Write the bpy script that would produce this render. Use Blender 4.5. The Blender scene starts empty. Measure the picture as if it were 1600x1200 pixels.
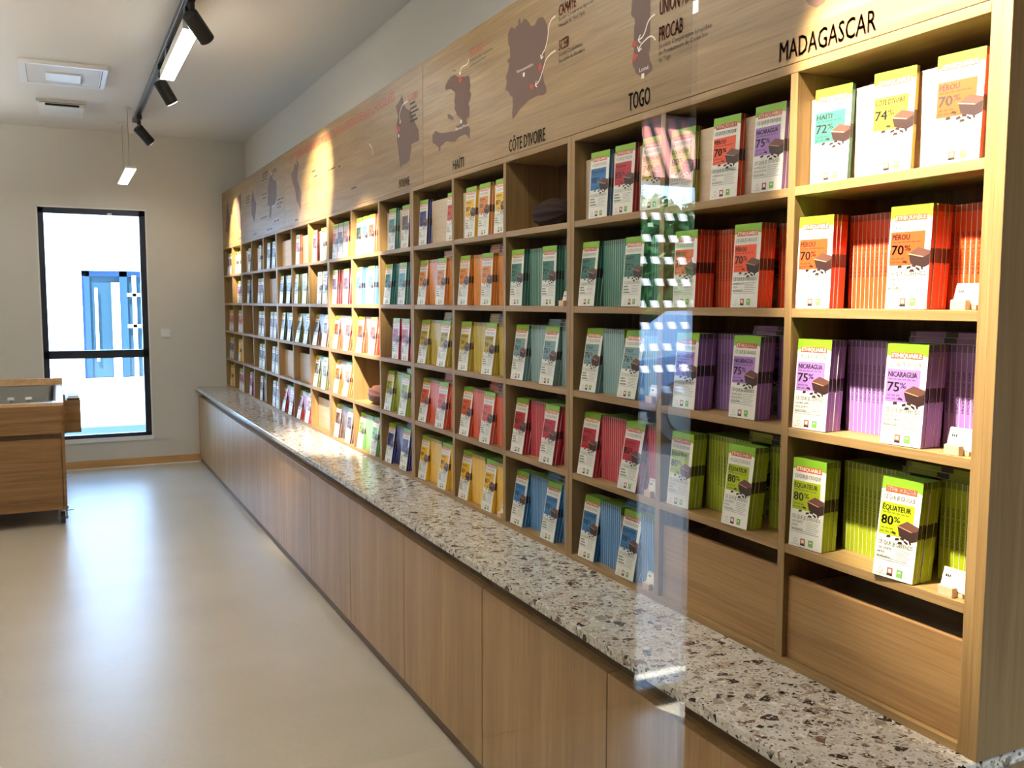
import bpy, bmesh, math, random
from mathutils import Vector, Matrix, Euler
random.seed(7)
PI = math.pi
sc = bpy.context.scene
COL = sc.collection

# ---------------------------------------------------------------- camera
cam_d = bpy.data.cameras.new('camera')
cam = bpy.data.objects.new('camera', cam_d)
COL.objects.link(cam)
cam_d.sensor_width = 36.0
cam_d.lens = 1433.27 / 1600 * 36.0
cam_d.clip_start = 0.02
cam_d.clip_end = 200
_yaw, _pit, _rol = 0.457717, -0.089101, 0.001751
_f = Vector((math.sin(_yaw)*math.cos(_pit), math.cos(_yaw)*math.cos(_pit), math.sin(_pit)))
_r = Vector((math.cos(_yaw), -math.sin(_yaw), 0))
_u = _r.cross(_f)
_r2 = math.cos(_rol)*_r + math.sin(_rol)*_u
_u2 = -math.sin(_rol)*_r + math.cos(_rol)*_u
cam.matrix_world = Matrix(((_r2.x, _u2.x, -_f.x, -1.288), (_r2.y, _u2.y, -_f.y, -0.958),
                           (_r2.z, _u2.z, -_f.z, 1.3816), (0, 0, 0, 1)))
sc.camera = cam

# ---------------------------------------------------------------- world, sun, exposure
w = bpy.data.worlds.new('sky')
sc.world = w
w.use_nodes = True
bg = w.node_tree.nodes['Background']
bg.inputs['Color'].default_value = (0.42, 0.68, 1.0, 1)
bg.inputs['Strength'].default_value = 9.0
sun_d = bpy.data.lights.new('sun', 'SUN')
sun = bpy.data.objects.new('sun', sun_d)
COL.objects.link(sun)
sun_d.energy = 26.0
sun_d.angle = 0.01
sun_d.color = (1, 0.96, 0.9)
sun.rotation_euler = (Vector((0.35, 0.85, -0.9))).to_track_quat('-Z', 'Y').to_euler()
sun.location = (0, 0, 12)
sc.view_settings.view_transform = 'Standard'
sc.view_settings.look = 'None'
sc.view_settings.gamma = 1
sc.view_settings.exposure = 0.54
sc.view_settings.use_curve_mapping = False
SPOT_W = 300.0        # energy of one track spotlight
LIN_E = 34.0         # emission of the linear lights
WARM = (1.0, 0.89, 0.72)

# ---------------------------------------------------------------- materials
def lin(c):
    return tuple(((v/255)/12.92 if v/255 <= 0.04045 else ((v/255+0.055)/1.055)**2.4) for v in c) + (1,)
MATS = {}
def mat(name, col=(200, 200, 200), rough=0.6, metal=0.0, spec=0.5, emit=None, es=0):
    if name in MATS: return MATS[name]
    m = bpy.data.materials.new(name); m.use_nodes = True
    b = m.node_tree.nodes['Principled BSDF']
    b.inputs['Base Color'].default_value = lin(col)
    b.inputs['Roughness'].default_value = rough
    b.inputs['Metallic'].default_value = metal
    b.inputs['Specular IOR Level'].default_value = spec
    if emit:
        b.inputs['Emission Color'].default_value = emit + (1,) if len(emit) == 3 else emit
        b.inputs['Emission Strength'].default_value = es
    MATS[name] = m
    return m
def nodes(m): return m.node_tree.nodes, m.node_tree.links
def ramp(n, stops, interp='LINEAR'):
    r = n.new('ShaderNodeValToRGB'); r.color_ramp.interpolation = interp
    e = r.color_ramp.elements
    while len(e) < len(stops): e.new(0.5)
    for k, (p, c) in enumerate(stops): e[k].position = p; e[k].color = lin(c)
    return r
def wood(name, axis, base, dark, light, rough=0.5, fig=1.0, fine=1.0):
    """oak veneer, grain running along world axis 0/1/2"""
    if name in MATS: return MATS[name]
    m = mat(name, base, rough); n, l = nodes(m); b = n['Principled BSDF']
    tc = n.new('ShaderNodeTexCoord'); mp = n.new('ShaderNodeMapping'); l.new(tc.outputs['Object'], mp.inputs[0])
    s = [26*fine, 26*fine, 26*fine]; s[axis] = 1.3*fine; mp.inputs['Scale'].default_value = s
    n1 = n.new('ShaderNodeTexNoise'); n1.inputs['Scale'].default_value = 1.0; n1.inputs['Detail'].default_value = 6
    n1.inputs['Roughness'].default_value = .62; n1.inputs['Distortion'].default_value = .5*fig
    l.new(mp.outputs[0], n1.inputs['Vector'])
    mp2 = n.new('ShaderNodeMapping'); l.new(tc.outputs['Object'], mp2.inputs[0])
    s2 = [170, 170, 170]; s2[axis] = 5; mp2.inputs['Scale'].default_value = s2
    n2 = n.new('ShaderNodeTexNoise'); n2.inputs['Scale'].default_value = 1.0; n2.inputs['Detail'].default_value = 3
    l.new(mp2.outputs[0], n2.inputs['Vector'])
    mx = n.new('ShaderNodeMix'); mx.data_type = 'FLOAT'; mx.inputs[0].default_value = .33
    l.new(n1.outputs['Fac'], mx.inputs[2]); l.new(n2.outputs['Fac'], mx.inputs[3])
    r = ramp(n, [(.30, dark), (.5, base), (.70, light)])
    l.new(mx.outputs[0], r.inputs[0]); l.new(r.outputs[0], b.inputs['Base Color'])
    bp = n.new('ShaderNodeBump'); bp.inputs['Strength'].default_value = .08; bp.inputs['Distance'].default_value = .002
    l.new(n2.outputs['Fac'], bp.inputs['Height']); l.new(bp.outputs[0], b.inputs['Normal'])
    return m
OAK = ((156, 124, 76), (128, 97, 54), (176, 145, 95))
W_HDR = wood('oak_header', 1, (148, 118, 72), (120, 92, 52), (170, 141, 94), .42, 1.3)
W_SHY = wood('oak_shelf', 1, *OAK, rough=.5)
W_SHZ = wood('oak_upright', 2, *OAK, rough=.5)
W_BACK_SHADED = wood('oak_back_shaded', 2, (112, 84, 48), (90, 65, 36), (132, 102, 62), .6)  # same oak as the shelves, darkened: compartment shade put into the colour
W_DOOR = wood('oak_door', 2, (170, 133, 84), (146, 108, 64), (190, 155, 106), .36, .4, .8)
W_BOX = wood('oak_front_board', 1, (160, 122, 74), (124, 88, 48), (186, 150, 100), .5, 2.2, .55)
W_END = wood('oak_end_panel', 2, (158, 120, 66), (136, 100, 50), (176, 138, 82), .5)
W_DARK = wood('dark_oak_rail', 1, (104, 80, 50), (84, 62, 38), (120, 94, 62), .5)
W_BRD = wood('pale_display_board', 1, (206, 184, 154), (190, 166, 134), (216, 198, 172), .55, .8)
W_CART = wood('cart_oak', 0, (140, 104, 62), (106, 74, 40), (164, 128, 82), .45, 2.6, .6)
W_BASE = wood('pine_baseboard', 0, (206, 160, 100), (186, 138, 82), (222, 182, 124), .5)
W_BLOCK = mat('beech_block', (222, 190, 150), .55)

WALL = mat('wall_paint', (214, 211, 202), .85)
LOBBY = mat('dark_lobby_cladding', (44, 46, 52), .7)
CEIL = mat('ceiling_paint', (230, 228, 222), .85)
WHITE = mat('white_plastic', (236, 236, 234), .4)
GRILLE = mat('grey_grille', (196, 194, 190), .5)
BLACK = mat('black_metal', (18, 17, 17), .38)
TRACKM = mat('track_grey', (105, 102, 98), .28, .8)
DARKHOLE = mat('dark_void', (14, 11, 8), .8)
ANTH = mat('anthracite_frame', (30, 38, 52), .35)
STEEL = mat('brushed_steel', (150, 148, 140), .28, 1.0)
RUBBER = mat('grey_rubber', (70, 70, 72), .55)
def noise_bump(m, scale, strength):
    n, l = nodes(m); t = n.new('ShaderNodeTexNoise'); t.inputs['Scale'].default_value = scale
    b = n.new('ShaderNodeBump'); b.inputs['Strength'].default_value = strength; b.inputs['Distance'].default_value = .002
    l.new(t.outputs['Fac'], b.inputs['Height']); l.new(b.outputs[0], n['Principled BSDF'].inputs['Normal'])
noise_bump(WALL, 120, .15)

def floor_mat():
    m = mat('beige_linoleum', (180, 172, 156), .34, 0, .5); n, l = nodes(m); b = n['Principled BSDF']
    tc = n.new('ShaderNodeTexCoord')
    t = n.new('ShaderNodeTexNoise'); t.inputs['Scale'].default_value = 2.2; t.inputs['Detail'].default_value = 5
    l.new(tc.outputs['Object'], t.inputs['Vector'])
    t2 = n.new('ShaderNodeTexNoise'); t2.inputs['Scale'].default_value = 60; t2.inputs['Detail'].default_value = 2
    l.new(tc.outputs['Object'], t2.inputs['Vector'])
    mx = n.new('ShaderNodeMix'); mx.data_type = 'FLOAT'; mx.inputs[0].default_value = .3
    l.new(t.outputs['Fac'], mx.inputs[2]); l.new(t2.outputs['Fac'], mx.inputs[3])
    r = ramp(n, [(.3, (184, 173, 152)), (.7, (200, 189, 168))]); l.new(mx.outputs[0], r.inputs[0])
    l.new(r.outputs[0], b.inputs['Base Color'])
    bp = n.new('ShaderNodeBump'); bp.inputs['Strength'].default_value = .12; bp.inputs['Distance'].default_value = .01
    l.new(t.outputs['Fac'], bp.inputs['Height']); l.new(bp.outputs[0], b.inputs['Normal'])
    return m
FLOOR = floor_mat()

def terrazzo():
    m = mat('terrazzo', (200, 192, 176), .16, 0, .5); n, l = nodes(m); b = n['Principled BSDF']
    tc = n.new('ShaderNodeTexCoord')
    dn = n.new('ShaderNodeTexNoise'); dn.inputs['Scale'].default_value = 40; dn.inputs['Detail'].default_value = 2
    l.new(tc.outputs['Object'], dn.inputs['Vector'])
    va = n.new('ShaderNodeVectorMath'); va.operation = 'SCALE'; va.inputs['Scale'].default_value = .012
    l.new(dn.outputs['Color'], va.inputs[0])
    ad = n.new('ShaderNodeVectorMath'); ad.operation = 'ADD'
    l.new(tc.outputs['Object'], ad.inputs[0]); l.new(va.outputs[0], ad.inputs[1])
    base = n.new('ShaderNodeTexNoise'); base.inputs['Scale'].default_value = 30; base.inputs['Detail'].default_value = 4
    l.new(tc.outputs['Object'], base.inputs['Vector'])
    br = ramp(n, [(.35, (196, 190, 174)), (.65, (218, 213, 200))]); l.new(base.outputs['Fac'], br.inputs[0])
    cur = br.outputs[0]
    for scale, thr, gap, cols in ((46, .69, .12, [(0, (26, 23, 25)), (.34, (62, 52, 50)), (.45, (120, 92, 74)), (.62, (150, 138, 122)), (.8, (186, 164, 140)), (.92, (228, 222, 212))]),
                                  (92, .60, .12, [(0, (34, 30, 32)), (.16, (130, 108, 90)), (.34, (162, 148, 132)), (.55, (188, 170, 148)), (.75, (176, 170, 162)), (.88, (236, 232, 224))]),
                                  (190, .66, .10, [(0, (54, 46, 46)), (.18, (146, 128, 112)), (.45, (176, 166, 152)), (.7, (232, 228, 220)), (.9, (160, 140, 120))])):
        v = n.new('ShaderNodeTexVoronoi'); v.feature = 'F1'; v.inputs['Scale'].default_value = scale
        e = n.new('ShaderNodeTexVoronoi'); e.feature = 'DISTANCE_TO_EDGE'; e.inputs['Scale'].default_value = scale
        l.new(ad.outputs[0], v.inputs['Vector']); l.new(ad.outputs[0], e.inputs['Vector'])
        sx = n.new('ShaderNodeSeparateColor'); l.new(v.outputs['Color'], sx.inputs[0])
        g1 = n.new('ShaderNodeMath'); g1.operation = 'GREATER_THAN'; g1.inputs[1].default_value = thr; l.new(sx.outputs[0], g1.inputs[0])
        gm = n.new('ShaderNodeMath'); gm.operation = 'MULTIPLY_ADD'; gm.inputs[1].default_value = .22; gm.inputs[2].default_value = gap - .08; l.new(sx.outputs[2], gm.inputs[0])
        g2 = n.new('ShaderNodeMath'); g2.operation = 'GREATER_THAN'; l.new(e.outputs['Distance'], g2.inputs[0]); l.new(gm.outputs[0], g2.inputs[1])
        mu = n.new('ShaderNodeMath'); mu.operation = 'MULTIPLY'; l.new(g1.outputs[0], mu.inputs[0]); l.new(g2.outputs[0], mu.inputs[1])
        cr = ramp(n, cols, 'CONSTANT'); l.new(sx.outputs[1], cr.inputs[0])
        mx = n.new('ShaderNodeMix'); mx.data_type = 'RGBA'
        l.new(mu.outputs[0], mx.inputs[0]); l.new(cur, mx.inputs[6]); l.new(cr.outputs[0], mx.inputs[7]); cur = mx.outputs[2]
    l.new(cur, b.inputs['Base Color'])
    return m
TERR = terrazzo()

def glass_mat(name, tint=(1, 1, 1), boost=1.0):
    m = bpy.data.materials.new(name); m.use_nodes = True; n, l = nodes(m); n.remove(n['Principled BSDF'])
    out = n['Material Output']; tr = n.new('ShaderNodeBsdfTransparent'); tr.inputs[0].default_value = tint + (1,)
    gl = n.new('ShaderNodeBsdfGlossy'); gl.inputs['Roughness'].default_value = 0.0
    ge = n.new('ShaderNodeNewGeometry'); dt = n.new('ShaderNodeVectorMath'); dt.operation = 'DOT_PRODUCT'
    l.new(ge.outputs['Normal'], dt.inputs[0]); l.new(ge.outputs['Incoming'], dt.inputs[1])
    ab = n.new('ShaderNodeMath'); ab.operation = 'ABSOLUTE'; l.new(dt.outputs['Value'], ab.inputs[0])
    om = n.new('ShaderNodeMath'); om.operation = 'SUBTRACT'; om.inputs[0].default_value = 1; l.new(ab.outputs[0], om.inputs[1])
    pw = n.new('ShaderNodeMath'); pw.operation = 'POWER'; pw.inputs[1].default_value = 5; l.new(om.outputs[0], pw.inputs[0])
    mu = n.new('ShaderNodeMath'); mu.operation = 'MULTIPLY_ADD'; mu.inputs[1].default_value = .96*boost; mu.inputs[2].default_value = .04*boost; mu.use_clamp = True
    l.new(pw.outputs[0], mu.inputs[0])
    mx = n.new('ShaderNodeMixShader'); l.new(mu.outputs[0], mx.inputs[0]); l.new(tr.outputs[0], mx.inputs[1]); l.new(gl.outputs[0], mx.inputs[2])
    l.new(mx.outputs[0], out.inputs[0]); return m
GLASS = glass_mat('clear_glass')

# ---------------------------------------------------------------- mesh helpers
class MB:
    def __init__(s): s.v = []; s.f = []; s.m = []; s.mats = []
    def mi(s, m):
        if m not in s.mats: s.mats.append(m)
        return s.mats.index(m)
    def add(s, vs, fs, m):
        o = len(s.v); s.v += [tuple(v) for v in vs]; k = s.mi(m)
        for f in fs: s.f.append([i+o for i in f]); s.m.append(k)
    def box(s, x0, x1, y0, y1, z0, z1, m, M=None):
        vs = [(x0,y0,z0),(x1,y0,z0),(x1,y1,z0),(x0,y1,z0),(x0,y0,z1),(x1,y0,z1),(x1,y1,z1),(x0,y1,z1)]
        if M: vs = [M @ Vector(v) for v in vs]
        s.add(vs, [(0,3,2,1),(4,5,6,7),(0,1,5,4),(1,2,6,5),(2,3,7,6),(3,0,4,7)], m)
    def cyl(s, p0, p1, r0, r1, m, seg=24, caps=True):
        p0, p1 = Vector(p0), Vector(p1); d = (p1-p0).normalized(); a = d.orthogonal().normalized(); b = d.cross(a)
        vs = []
        for p, r in ((p0, r0), (p1, r1)):
            for i in range(seg):
                t = 2*PI*i/seg; vs.append(p + a*math.cos(t)*r + b*math.sin(t)*r)
        fs = [(i, (i+1) % seg, seg+(i+1) % seg, seg+i) for i in range(seg)]
        if caps: fs += [tuple(range(seg))[::-1], tuple(range(seg, 2*seg))]
        s.add(vs, fs, m)
    def tube(s, pts, r, m, seg=8):
        for a, b in zip(pts[:-1], pts[1:]): s.cyl(a, b, r, r, m, seg)
    def merge(s, o, M=None):
        off = len(s.v); s.v += [tuple(M @ Vector(v)) if M else v for v in o.v]
        mp = [s.mi(m) for m in o.mats]
        s.f += [[i+off for i in f] for f in o.f]; s.m += [mp[k] for k in o.m]
    def mesh(s, name, bevel=0):
        me = bpy.data.meshes.new(name); me.from_pydata(s.v, [], s.f)
        for m in s.mats: me.materials.append(m)
        me.polygons.foreach_set('material_index', s.m)
        me.update(); return me
    def build(s, name, parent=None, loc=None, bevel=0, smooth=False):
        me = s.mesh(name); o = bpy.data.objects.new(name, me); COL.objects.link(o)
        if parent: o.parent = parent
        if loc: o.location = loc
        if smooth:
            for p in me.polygons: p.use_smooth = True
        if bevel:
            bv = o.modifiers.new('bevel', 'BEVEL'); bv.width = bevel; bv.segments = 2; bv.limit_method = 'ANGLE'; bv.harden_normals = False
        return o
def tag(o, label=None, cat=None, group=None, kind=None):
    if label: o['label'] = label
    if cat: o['category'] = cat
    if group: o['group'] = group
    if kind: o['kind'] = kind
    return o
def empty(name, loc, label, cat, group=None, rz=0):
    o = bpy.data.objects.new(name, None); COL.objects.link(o); o.location = loc; o.rotation_euler.z = rz
    o.empty_display_size = .1
    return tag(o, label, cat, group)
def rel(mb, o):
    """shift a builder from world coordinates into the frame of the empty o (no rotation)"""
    L = Vector(o.location); mb.v = [tuple(Vector(v)-L) for v in mb.v]; return mb
def part(mb, name, parent, bevel=0, smooth=False):
    return rel(mb, parent).build(name, parent, bevel=bevel, smooth=smooth)
def struct(mb, name, bevel=0):
    return tag(mb.build(name, bevel=bevel), kind='structure')
_T = {}
def glyphs(s, bold=0.0):
    k = (s, bold)
    if k not in _T:
        cu = bpy.data.curves.new('t', 'FONT'); cu.body = s; cu.size = 1; cu.resolution_u = 2; cu.offset = bold
        ob = bpy.data.objects.new('t', cu); COL.objects.link(ob); dg = bpy.context.evaluated_depsgraph_get()
        me = bpy.data.meshes.new_from_object(ob.evaluated_get(dg))
        vs = [tuple(v.co) for v in me.vertices]; fs = [tuple(p.vertices) for p in me.polygons]
        bpy.data.objects.remove(ob); bpy.data.curves.remove(cu); bpy.data.meshes.remove(me)
        xs = [v[0] for v in vs] or [0]; x0, x1 = min(xs), max(xs)
        _T[k] = ([((v[0]-x0)/(x1-x0+1e-9), v[1], 0) for v in vs], fs, x1-x0)
    return _T[k]
def text(mb, s, m, org, U, V, width, cap, bold=0.0):
    """text with its left baseline at org, running along U over width, capitals cap high along V"""
    vs, fs, _ = glyphs(s); U, V, org = Vector(U), Vector(V), Vector(org); k = cap/.70
    offs = [(0, 0)] if not bold else [(-bold*k, 0), (0, bold*k*.5), (0, -bold*k*.5), (bold*k, 0)]
    for du, dv in offs: mb.add([org + U*(v[0]*width+du) + V*(v[1]*k+dv) for v in vs], fs, m)

ORD = ['first','second','third','fourth','fifth','sixth','seventh','eighth','ninth','tenth','eleventh','twelfth','thirteenth','fourteenth','fifteenth','sixteenth','seventeenth','eighteenth']
# ---------------------------------------------------------------- room
XW, YE, ZC, YN, XL = 0.205, 7.286, 2.748, -2.5, -4.6
b = MB(); b.box(XL-.2, 1.7, YN-.2, YE+.3, -.1, 0, FLOOR); struct(b, 'floor')
b = MB(); b.box(XL-.2, 1.7, YN-.25, YE+.3, ZC, ZC+.2, CEIL); struct(b, 'ceiling')
b = MB(); b.box(XW, XW+.15, -.006, YE, 0, ZC, WALL); b.box(XW, 1.55, -.006, .144, 0, ZC, LOBBY); b.box(1.4, 1.55, YN, -.006, 0, ZC, LOBBY)
struct(b, 'wall_right')
b = MB(); b.box(XL-.15, XL, YN, YE, 0, ZC, WALL); struct(b, 'wall_left')
wx0, wx1, wz0, wz1 = -1.424, -.608, .222, 2.138
b = MB()
b.box(XL, wx0, YE, YE+.3, 0, ZC, WALL); b.box(wx1, XW+.15, YE, YE+.3, 0, ZC, WALL)
b.box(wx0, wx1, YE, YE+.3, wz1, ZC, WALL); b.box(wx0, wx1, YE, YE+.3, 0, wz0, WALL)
struct(b, 'wall_far')
# window: white reveal bead, sill, anthracite frame, transom, glass, catch
b = MB(); t = .012
b.box(wx0, wx0+t, YE-.004, YE+.06, wz0, wz1, WHITE); b.box(wx1-t, wx1, YE-.004, YE+.06, wz0, wz1, WHITE)
b.box(wx0, wx1, YE-.004, YE+.06, wz1-t, wz1, WHITE); b.box(wx0, wx1, YE-.012, YE+.06, wz0, wz0+.034, WHITE)
wn = struct(b, 'window_1', .001)
b = MB(); fx0, fx1, fz0, fz1 = wx0+t, wx1-t, wz0+.034, wz1-t; y0, y1 = YE+.004, YE+.07
b.box(fx0, fx0+.042, y0, y1, fz0, fz1, ANTH); b.box(fx1-.046, fx1, y0, y1, fz0, fz1, ANTH)
b.box(fx0, fx1, y0, y1, fz1-.045, fz1, ANTH); b.box(fx0, fx1, y0, y1, fz0, fz0+.03, ANTH); b.box(fx0, fx1, y0, y1, .916, .981, ANTH)
b.build('window_frame', wn, bevel=.002)
b = MB(); b.box(fx0+.03, fx1-.03, y0+.03, y0+.036, fz0+.02, fz1-.03, glass_mat('window_glass', (.70, .83, .97))); b.build('window_pane', wn)
b = MB(); b.box(-.905, -.872, y0-.012, y0, 2.083, 2.096, WHITE); b.build('window_catch', wn)
# baseboard with its pale seal
b = MB(); b.box(XL, -.24, YE-.012, YE, .012, .071, W_BASE); b.box(XL, -.24, YE-.014, YE, 0, .012, WHITE); struct(b, 'baseboard_far', .001)
# entrance wall behind the camera with its glazed door
ex0, ex1, ez = .43, 1.35, 2.035
b = MB(); b.box(XL, ex0, YN-.065, YN, 0, ZC, LOBBY); b.box(ex1, 1.55, YN-.065, YN, 0, ZC, LOBBY); b.box(ex0, ex1, YN-.065, YN, ez, ZC, LOBBY)
struct(b, 'wall_near')
b = MB(); b.box(ex0, ex0+.012, YN-.06, YN+.01, 0, ez, ANTH); b.box(ex1-.05, ex1, YN-.06, YN+.01, 0, ez, ANTH)
b.box(ex0, ex1, YN-.06, YN+.01, ez-.04, ez, ANTH); b.box(ex0, ex1, YN-.06, YN+.01, 0, .05, ANTH)
b.box(ex0, ex1, YN-.05, YN, 1.775, 1.795, ANTH)
d1 = struct(b, 'door_1')
b = MB(); b.box(ex0, ex1, YN-.036, YN-.03, .05, ez-.04, GLASS); b.build('door_glass', d1)
def vinyl(name, c):
    m = mat(name, c, .6); n, l = nodes(m); t = n.new('ShaderNodeBsdfTranslucent'); t.inputs[0].default_value = lin(c)
    mx = n.new('ShaderNodeMixShader'); mx.inputs[0].default_value = .85
    l.new(n['Principled BSDF'].outputs[0], mx.inputs[1]); l.new(t.outputs[0], mx.inputs[2]); l.new(mx.outputs[0], n['Material Output'].inputs[0]); return m
PINK = vinyl('pink_vinyl', (252, 168, 156)); DASH = vinyl('white_vinyl', (250, 250, 252))
b = MB()
def clip_x(P, xl, keep):
    out = []
    for (x1, z1), (x2, z2) in zip(P, P[1:]+P[:1]):
        i1, i2 = (x1-xl)*keep >= 0, (x2-xl)*keep >= 0
        if i1: out.append((x1, z1))
        if i1 != i2: t = (xl-x1)/(x2-x1); out.append((xl, z1+(z2-z1)*t))
    return out
for k in range(-4, 18):
    x = ex0+.004+k*.057; zt, zb = 2.015, 1.797; sl = .088
    P = clip_x([(x, zt), (x+.034, zt), (x+.034+sl, zb), (x+sl, zb)], ex0+.013, 1)
    if len(P) > 2: P = clip_x(P, ex1-.052, -1)
    if len(P) > 2: b.add([(p[0], YN-.028, p[1]) for p in P], [tuple(range(len(P)))], PINK)
for r in range(9):
    z = 1.67-r*.0735
    for k in range(16):
        x = ex0+.02+k*.055+(r % 2)*.018
        if x+.05 > ex1-.05: break
        b.add([(x, YN-.028, z+.012), (x+.028, YN-.028, z+.012), (x+.038, YN-.028, z-.012), (x+.010, YN-.028, z-.012)], [(0, 1, 2, 3)], DASH)
b.build('door_vinyl', d1)
# sliding glass leaf between the entrance lobby and the shop (its right edge is seen)
gx1, gy = -.903, -.45
b = MB(); b.box(-2.35, gx1, gy-.003, gy+.003, .012, 2.66, glass_mat('door_leaf_glass', (.995, .998, .996), 2.3)); d2 = struct(b, 'door_2')
b = MB(); b.box(-2.35, gx1, gy-.03, gy+.03, 2.66, ZC, ANTH); b.build('door_head_rail', d2)
b = MB(); b.box(-2.35, gx1, gy-.012, gy+.012, 0, .03, ANTH); b.build('door_floor_guide', d2)

# ---------------------------------------------------------------- outside, seen through the far window
PAVE = mat('pale_paving', (226, 222, 214), .8); RENDER_W = mat('white_render', (240, 240, 238), .8)
BLUEFR = mat('blue_grey_frame', (30, 56, 86), .4); BGLASS = mat('blue_grey_glazing', (44, 66, 74), .15)
GRAVEL = mat('grey_gravel', (84, 92, 92), .9); noise_bump(GRAVEL, 40, .8)
b = MB(); b.box(-14, 14, YE+.3, 40, -.12, -.01, PAVE); tag(b.build('ground'), 'pale sunlit paving outside beyond the far window', 'ground', kind='structure')
b = MB(); b.box(-8, 8, YE+.3, 10.05, -.01, .004, GRAVEL); tag(b.build('gravel_strip'), 'grey gravel strip outside at the foot of the window', 'gravel', kind='stuff')
bd = empty('building', (0, 17.2, 0), 'bright white rendered building across the yard with a blue-framed glazed entrance', 'building')
b = MB(); b.box(-9, -.907, 17.2, 20, 0, 6, RENDER_W); b.box(1.9, 9, 17.2, 20, 0, 6, RENDER_W); b.box(-.907, 1.9, 17.2, 20, 1.93, 6, RENDER_W); b.box(-.907, 1.9, 17.6, 20, 0, 1.93, RENDER_W); part(b, 'wall', bd)
b = MB(); b.box(-.907, 1.9, 17.4, 17.44, 0, 1.93, BGLASS); part(b, 'glazing', bd)
b = MB()
for x in (-.907, -.28, 1.2): b.box(x, x+.13, 17.3, 17.42, 0, 1.93, BLUEFR)
b.box(-.907, 1.9, 17.3, 17.42, 1.83, 1.93, BLUEFR); part(b, 'door_frame', bd)
b = MB(); b.box(-.70, -.65, 17.26, 17.3, .3, 1.62, WHITE); b.box(-.42, -.28, 17.26, 17.3, .0, 1.72, WHITE); b.box(-.07, 0, 17.26, 17.3, 0, 1.85, WHITE)
for z in (.9, 1.47): b.box(-.16, 1.2, 17.26, 17.3, z, z+.06, WHITE)
part(b, 'white_bars', bd)

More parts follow.
